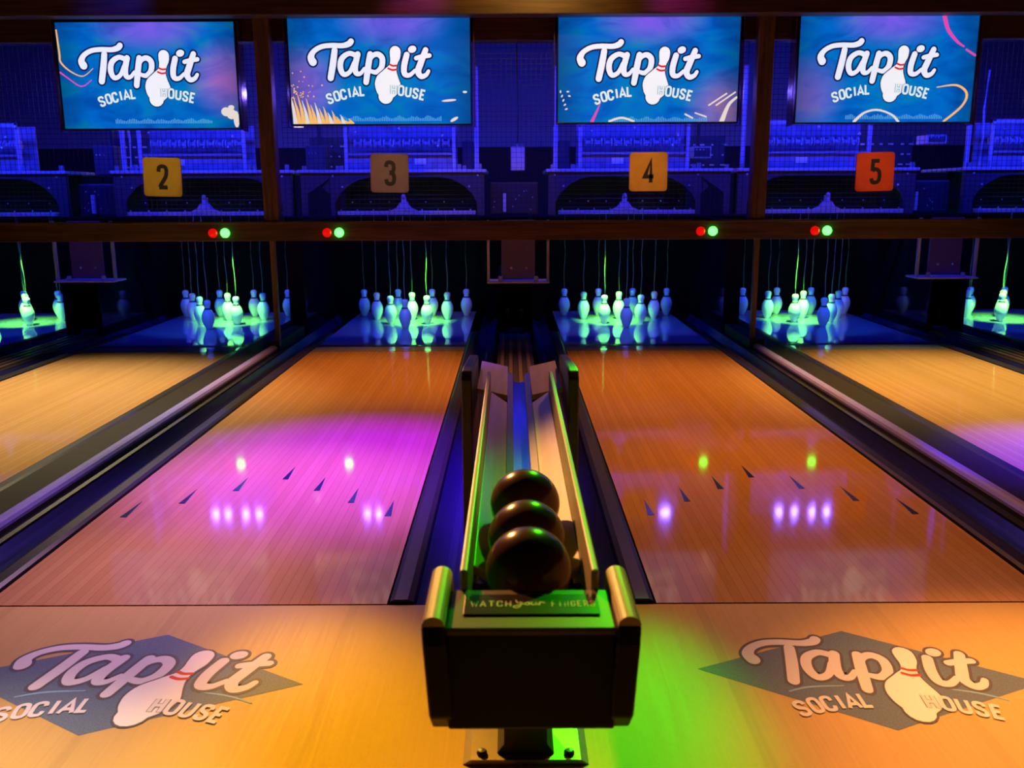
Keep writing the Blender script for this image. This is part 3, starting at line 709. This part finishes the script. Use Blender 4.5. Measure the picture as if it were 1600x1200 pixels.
tag(machine(LANES[4], -0.61, 0.845, -0.37, 0.52, 1), 'blue lit pin machine behind sign 4', 'pin machine', MG)
m2 = tag(machine(LANES[2], -0.72, 0.70, -0.52, 0.34, 0), 'blue lit pin machine behind sign 2', 'pin machine', MG)
m5 = copy_tree(m2); m5.location.x = LANES[5] + 0.03; tag(m5, 'blue lit pin machine behind sign 5', 'pin machine', MG)
m1 = copy_tree(m2); m1.location.x = LANES[1] - 0.05; tag(m1, 'partly cut off pin machine beyond the sign 2 machine', 'pin machine', MG)
m6 = copy_tree(m2); m6.location.x = LANES[6] + 0.09; tag(m6, 'partly cut off pin machine beyond the sign 5 machine', 'pin machine', MG)

# cabinets and boxes between the machines
def cabinet(x, y, z, w_, h_, d_, lab, m=None):
    e = tag(empty('control_cabinet', (x, y, z)), lab, 'cabinet', 'small cabinets among the pin machines')
    MB().box(-w_ / 2, w_ / 2, 0, d_, 0, h_).build('case', m or STEELD, e, bevel=0.006)
    MB().box(-w_ / 2 + .012, w_ / 2 - .012, -0.006, 0, 0.012, h_ - .012).build('door', STEELD, e, bevel=0.002)
    dots('button', STEELB, e, [(-w_ / 2 + .03 + i * .03, -0.008, h_ * .7, 0.007) for i in range(3)])
    MB().box(-0.012, 0.012, d_ - 0.03, d_, h_, 2.95 - z).build('hanger_rod', BLACKM, e)
cabinet(-3.325, 5.3, 1.22, 0.17, 0.24, 0.2, 'dark blue cabinet beside the sign 2 machine, away from the posts')
cabinet(-1.742, 5.95, 1.27, 0.18, 0.22, 0.2, 'dark blue cabinet behind the post between signs 2 and 3')
cabinet(1.66, 5.95, 1.37, 0.16, 0.10, 0.2, 'small blue cabinet behind the post between signs 4 and 5', STEEL)
cabinet(3.42, 5.3, 1.45, 0.16, 0.07, 0.2, 'shallow blue cabinet beside the sign 5 machine, away from the posts', STEEL)
e = tag(empty('junction_box', (0.03, 5.2, 1.25)), 'bright blue wall box with two cable plugs between signs 3 and 4', 'junction box')
MB().box(-0.056, 0.056, 0, 0.06, 0, 0.185).build('case', STEEL, e, bevel=0.006)
for a in (-0.004, 0.035): MB().lathe([(0.011, 0), (0.011, 0.02), (0.006, 0.024), (0, 0.024)], (a, 0.03, 0.185), 10).build('plug', STEELB, e)
MB().tube([(0, 0.03, 0.2), (0.005, 0.03, 0.45), (-0.005, 0.04, 0.8), (0.0, 0.04, 1.70)], 0.006).build('cable', BLACKM, e)
MB().tube([(0, 0.06, 0.05), (0.0, 0.10, 0.05), (0.0, 0.12, -0.02), (0.0, 0.12, -0.085)], 0.01).build('conduit', BLACKM, e)
# racks of relay clutter between the machines
def relays(x, z0, lab):
    e = tag(empty('relay_rack', (x, 6.3, z0)), lab, 'relay rack', 'relay racks between the pin machines')
    MB().box(-0.24, 0.24, 0, 0.02, 0, 0.36).build('back_board', plain('relay_board', (0.02, 0.02, 0.03), 0.5), e)
    MB().box(-0.02, 0.02, 0.02, 0.05, -z0 - 0.2, 0.36).build('stand', BLACKM, e)
    rnd = random.Random(int(x * 100))
    for i in range(24):
        a, z = -.22 + .088 * (i % 6) + rnd.uniform(-.02, .02), (0.03, 0.10, 0.19, 0.28)[i // 6]
        w2 = rnd.choice((.006, .008, .012, .02)); MB().box(a - w2, a + w2, -0.015, 0, z - .006, z + .006).build('terminal', STEEL, e)
for x, lab in ((-3.42, 'board of small relay terminals beside the sign 2 machine'), (-1.63, 'board of relay terminals behind the post between signs 2 and 3'), (1.70, 'board of relay terminals behind the post between signs 4 and 5'), (3.42, 'board of small relay terminals beside the sign 5 machine, away from the posts')):
    relays(x, 1.22, lab)
for x, z, lab in ((-3.36, 0.90, 'dark louvred cover low beside the sign 2 machine'), (0.0, 0.90, 'dark cover with small studs low between signs 3 and 4'), (3.36, 0.90, 'dark louvred cover low beside the sign 5 machine')):
    e = tag(empty('drive_cover', (x, 5.3, z)), lab, 'machine cover', 'drive covers between the pin machines')
    MB().box(-0.2, 0.2, 0, 0.3, 0, 0.26).build('case', plain('cover_dark', (0.03, 0.03, 0.045), 0.4), e, bevel=0.01)
    rnd = random.Random(int(x * 10) + 5)
    dots('stud', STEELB, e, [(rnd.uniform(-.17, .17), -0.002, rnd.uniform(.02, .2), 0.006) for i in range(9)])
    MB().box(-0.09, -0.065, -0.03, 0.0, 0.02, 0.17).build('lever', STEEL, e, bevel=0.004)

# blacklight fixtures hidden above the machines; their bulbs reflect in the lanes
BULB = glow('blacklight_bulb', (0.16, 0.10, 1.0), 260.0)
def blacklight(xs, lab):
    c = sum(xs) / len(xs)
    e = tag(empty('blacklight', (c, 6.0, 1.93)), lab, 'lamp', 'blacklight fixtures over the machines')
    MB().box(min(xs) - c - .1, max(xs) - c + .1, 0.02, 0.08, 0.0, 0.08).build('housing', BLACKM, e, bevel=0.006)
    for a in (min(xs) - c, max(xs) - c): MB().box(a - .008, a + .008, 0.04, 0.056, 0.08, 1.02).build('hanger_rod', BLACKM, e)
    for x in xs: MB().sphere((x - c, 0.0, 0.0), 0.030, 14, 10).build('bulb', BULB, e, smooth=True)
blacklight([-2.88, -2.76, -2.59, -2.46], 'violet blacklight bar behind the television above sign 2')
blacklight([-1.42, -1.31], 'short violet blacklight behind the television above sign 3')
blacklight([1.43, 1.46], 'short violet blacklight behind the television above sign 4')
blacklight([2.54, 2.69, 2.86, 3.00], 'violet blacklight bar behind the television above sign 5')
for x, z, lab in ((-3.30, 1.60, 'tiny white lamp under the television above sign 2'), (-1.80, 1.62, 'tiny white lamp beside the post between signs 2 and 3')):
    e = tag(empty('work_lamp', (x, 5.6, z)), lab, 'lamp', 'tiny white work lamps')
    MB().lathe([(0.0, 0.06), (0.014, 0.058), (0.04, 0.0), (0.036, 0.0), (0.012, 0.052), (0, 0.052)], seg=16).build('lamp_shade', glow('lamp_white', (1.0, 0.85, 0.75), 1.2), e, smooth=True)
    MB().tube([(0, 0, 0.06), (0, 0.02, 0.3), (0, 0.02, 2.95 - z)], 0.005).build('cord', BLACKM, e)

# ================================================================== BALL RETURN HOODS over the tunnels
HOODF = plain('hood_flap', (0.12, 0.08, 0.26), 0.45); SHELFM = plain('hood_shelf', (0.9, 0.72, 0.72), 0.4)  # blue light falling on the flap is put into its base colour
def hood(x, y, lab):
    e = tag(empty('return_hood', (x, y, 0)), lab, 'ball return hood', 'ball return hoods under the masking frame')
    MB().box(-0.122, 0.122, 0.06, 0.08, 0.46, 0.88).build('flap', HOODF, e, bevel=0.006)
    MB().box(-0.225, 0.225, -0.02, 0.20, 0.432, 0.444).build('shelf', SHELFM, e, bevel=0.003)
    for s in (-1, 1):
        b_ = MB().box(s * 0.215 - 0.009, s * 0.215 + 0.009, 0.02, 0.05, 0.444, 0.88).build('hanger', STEEL, e, bevel=0.003)
        MB().sphere((s * 0.215, 0.02, 0.74), 0.013, 10, 8).build('hanger_bolt', STEELB, b_)
        MB().lathe([(0.016, 0), (0.016, 0.03), (0.008, 0.035), (0, 0.035)], (s * 0.13, 0.03, 0.444), 12).build('shelf_knob', STEEL, e)
    for s in (-1, 1):
        MB().box(s * 0.215 - 0.012, s * 0.215 + 0.012, 4.055 - y, 0.03, 0.83, 0.86).build('mounting_arm', BLACKM, e)
    dots('flap_rivet', STEELB, e, [(-0.05, 0.058, 0.535, 0.010), (0.06, 0.058, 0.535, 0.008)])
hood(0.025, 4.3, 'violet flap and pale shelf of the middle ball return hood')
hood(-3.20, 4.5, 'violet flap and pale shelf of the ball return hood beside the sign 2 lane')
hood(3.22, 4.5, 'violet flap and pale shelf of the ball return hood beside the sign 5 lane')
for c, lab in ((0.0, 'dark ball tunnel mouth below the middle hood'), (-3.355, 'dark ball tunnel mouth between the lane beyond sign 2 and the sign 2 lane'), (3.355, 'dark ball tunnel mouth between the sign 5 lane and the lane beyond sign 5')):
    e = tag(empty('ball_tunnel', (c, 4.80, 0)), lab, 'ball tunnel', 'ball tunnel mouths')
    MB().box(-0.124, 0.124, 0.9, 0.95, 0.0, 0.45).build('back_plate', BLACKM, e)
    MB().box(-0.124, 0.124, 0.0, 0.9, 0.43, 0.45).build('roof_plate', BLACKM, e)
    for s in (-1, 1):
        MB().box(s * 0.055 - 0.012, s * 0.055 + 0.012, 0.15, 0.85, 0.05, 0.16).build('guide_bar', STEELD, e, bevel=0.004)
    MB().box(-0.06, 0.06, 0.0, 0.05, 0.0, 0.03).build('sill_block', STEELD, e, bevel=0.004)

# ================================================================== BALL RACK (ball return)
rk = tag(empty('ball_rack', (0, -0.6, 0)), 'dark ball return rack with maple side boards holding three balls', 'ball rack')
RY = 0.6      # children use world Y + RY
def ry(a): return a + RY
for s in (-1, 1):
    # sloping maple boards
    MB().prism([(s * 0.037, 0.445), (s * 0.085, 0.478), (s * 0.085, 0.462), (s * 0.037, 0.430)], ry(-0.86), ry(0.42)).build('side_board', RACKWOOD, rk, bevel=0.002)
    MB().box(min(s * 0.0855, s * 0.096), max(s * 0.0855, s * 0.096), ry(-1.035), ry(0.40), 0.37, 0.545).build('side_rail', RACKWOOD, rk, bevel=0.003)
    # wider deck behind, between the shields
    MB().prism([(s * 0.037, 0.464), (s * 0.128, 0.485), (s * 0.128, 0.470), (s * 0.037, 0.447)], ry(0.44), ry(0.90)).build('rear_deck', RACKWOOD, rk, bevel=0.002)
    MB().prism([(s * 0.020, 0.435), (s * 0.0365, 0.445), (s * 0.0365, 0.40), (s * 0.020, 0.40)], ry(-0.86), ry(0.90)).build('inner_lip', TRIMM, rk)
    # tall shield panels standing on the floor
    sh = MB().prism([(ry(0.28), -0.01), (ry(0.28), 0.545), (ry(0.30), 0.566), (ry(0.34), 0.568), (ry(0.78), 0.527), (ry(0.78), -0.01)], s * 0.136, s * 0.166, 'yz')
    o = sh.build('shield', DARKPLY, rk, bevel=0.005); o['label'] = 'dark plywood shield'
    # nose cheeks
    ck = MB().prism([(ry(-1.155), 0.395), (ry(-1.162), 0.50), (ry(-1.158), 0.524), (ry(-1.0), 0.524), (ry(-0.995), 0.52), (ry(-0.995), 0.36), (ry(-1.12), 0.36)], s * 0.108, s * 0.138, 'yz')
    for v in ck.bm.verts:
        if v.co.z < 0.45: v.co.x -= s * 0.007          # the cheeks taper towards their feet
    o = ck.build('nose_cheek', NOSEM, rk, bevel=0.004)
    MB().prism([(s * 0.123 + 0.0145 * math.cos(math.pi * k / 10), 0.524 + 0.013 * math.sin(math.pi * k / 10)) for k in range(11)], ry(-1.158), ry(-1.0)).build('cheek_cap', plain('cap_varnish', (0.75, 0.58, 0.32), 0.45), rk)
MB().prism([(-0.037, 0.418), (0.0, 0.409), (0.037, 0.418), (0.037, 0.410), (0.0, 0.401), (-0.037, 0.410)], ry(-0.86), ry(0.88)).build('ball_channel', CHROME, rk)['label'] = 'polished blue reflecting channel'
MB().box(-0.085, 0.085, ry(-1.03), ry(-0.86), 0.40, 0.4465).build('ball_well', NOSEM, rk)
MB().box(-0.108, 0.108, ry(-1.150), ry(-1.13), 0.375, 0.512).build('nose_front', NOSEM, rk, bevel=0.004)
MB().box(-0.108, 0.108, ry(-1.150), ry(-1.035), 0.505, 0.517).build('nose_top', plain('nose_top_brown', (0.20, 0.17, 0.12), 0.35), rk, bevel=0.003)
lb = MB().box(-0.088, 0.090, ry(-1.115), ry(-1.055), 0.517, 0.5195).build('label_plate', plain('label_black', (0.02, 0.012, 0.01), 0.25), rk, bevel=0.001)
wp = []
X = -0.079
for ch in 'WATCH':
    wp += glyph(ch, X + 0.005, 0, 0.0090 if ch == 'W' else 0.0070, 0.0150, 0.0018); X += 0.0112
X = 0.030
for ch in 'FINGERS':
    wp += glyph(ch, X + 0.001, 0, 0.0052 if ch != 'I' else 0.002, 0.0150, 0.0016); X += 0.0086
yo = -0.019
for pts in ([(0,.010),(.002,.003),(.006,.004),(.008,.010)], [(.008,.010),(.006,-.006),(.001,-.012),(-.003,-.008),(.012,0)], [(.016,.004),(.012,.001),(.014,-.004),(.018,-.002),(.017,.003),(.021,.003)],
            [(.021,.004),(.021,-.003),(.025,-.003),(.027,.004),(.027,-.003),(.030,-.002)], [(.031,-.004),(.032,.003),(.035,.004),(.038,.002)]):
    wp += [p and [(x + yo, y) for x, y in p] for p in stroke(pts, 0.0021)]
flat('label_lettering', wp, lambda x, y, l: (x, ry(-1.085) + y, 0.5199), 0, plain('label_cream', (0.75, 0.65, 0.45), 0.5), lb)['label'] = 'cream lettering'
MB().box(-0.07, 0.07, ry(-0.86), ry(0.88), 0.36, 0.395).build('under_beam', NOSEM, rk, bevel=0.004)
MB().prism([(-0.041, 0.36), (-0.041, 0.03), (-0.054, 0.012), (-0.054, 0.010), (0.054, 0.010), (0.054, 0.012), (0.041, 0.03), (0.041, 0.36)], ry(-0.665), ry(-0.565)).build('pedestal', NOSEM, rk, bevel=0.003)
bp = MB().prism([(-0.12, 0.0), (-0.104, 0.010), (0.104, 0.010), (0.12, 0.0)], ry(-0.685), ry(-0.515)).build('base_plate', plain('base_plate_metal', (0.30, 0.24, 0.18), 0.35, metal=0.3), rk, bevel=0.002)
for x in (-0.083, 0.083):
    for y in (-0.538, -0.664):
        MB().lathe([(0.0, 0.009), (0.007, 0.008), (0.010, 0.004), (0.010, 0.0), (0.0, 0.0)], (x, ry(y), 0.010), 12).build('bolt', BLACKM, bp)

# ================================================================== BALLS
BR = 0.0635
for (y, z), lab in zip(((-0.955, 0.5105), (-0.80, 0.4985), (-0.63, 0.4985)), ('dark brown ball against the rack nose, covering part of the next one', 'dark brown ball in the middle of three on the rack', 'dark brown ball at the end of three, touching the blue channel')):
    o = MB().sphere((0, 0, 0), BR, 48, 28).build('bowling_ball', BALLM, smooth=True)
    o.location = (0.0, y, z)
    tag(o, lab, 'bowling ball', 'brown balls on the rack')

# ================================================================== FLOOR DECALS
def decal_mat(name, col, sp=0.25):
    return plain(name, col, 0.6, var=sp, scale=260, spec=0.1)
FM = {'white': decal_mat('decal_cream', (0.68, 0.66, 0.66), .10), 'white2': decal_mat('decal_cream_small', (0.70, 0.68, 0.68), .10), 'pinwhite': decal_mat('decal_white', (0.82, 0.80, 0.78), .06),
      'outline': decal_mat('decal_grey', (0.10, 0.10, 0.11), .3), 'outline2': decal_mat('decal_grey_blue', (0.14, 0.19, 0.23), .3), 'red': decal_mat('decal_red', (0.65, 0.05, 0.02), .1)}
DG = decal_mat('decal_slate', (0.12, 0.17, 0.23), .55); DL = decal_mat('decal_line', (0.25, 0.45, 0.62), .2)
def decal(cx, cy, rot, lab, kx=1.0, hw=0.395):
    e = tag(empty('floor_decal', (cx, cy, 0.0004)), lab, 'floor decal', 'logo decals on the approach floor')
    e.rotation_euler.z = R(rot)
    sx, sy = 0.00060 * kx, 0.00070; ox, oy = 680, 462
    fn = lambda x, y_, l: ((x - ox) * sx, -(y_ - oy) * sy, l)
    b_ = MB().poly([(-hw, 0, 0), (0, -0.21, 0), (hw, 0, 0), (0, 0.21, 0)])
    d = b_.build('diamond', DG, e); d['label'] = 'slate blue diamond'
    flat('curved_lines', stroke([(330, 575, 7), (420, 545, 9), (560, 530, 5)], 1) + stroke([(960, 520, 5), (1090, 540, 9), (1190, 575, 7)], 1), fn, 0.0003, DL, d)
    put_logo(d, fn, FM, 0.00026, False)
decal(-0.880, -0.375, -3.0, 'slate diamond logo decal on the floor before the sign 3 lane')
decal(0.765, -0.370, -5.0, 'slate diamond logo decal on the floor before the sign 4 lane', 0.88, 0.372)
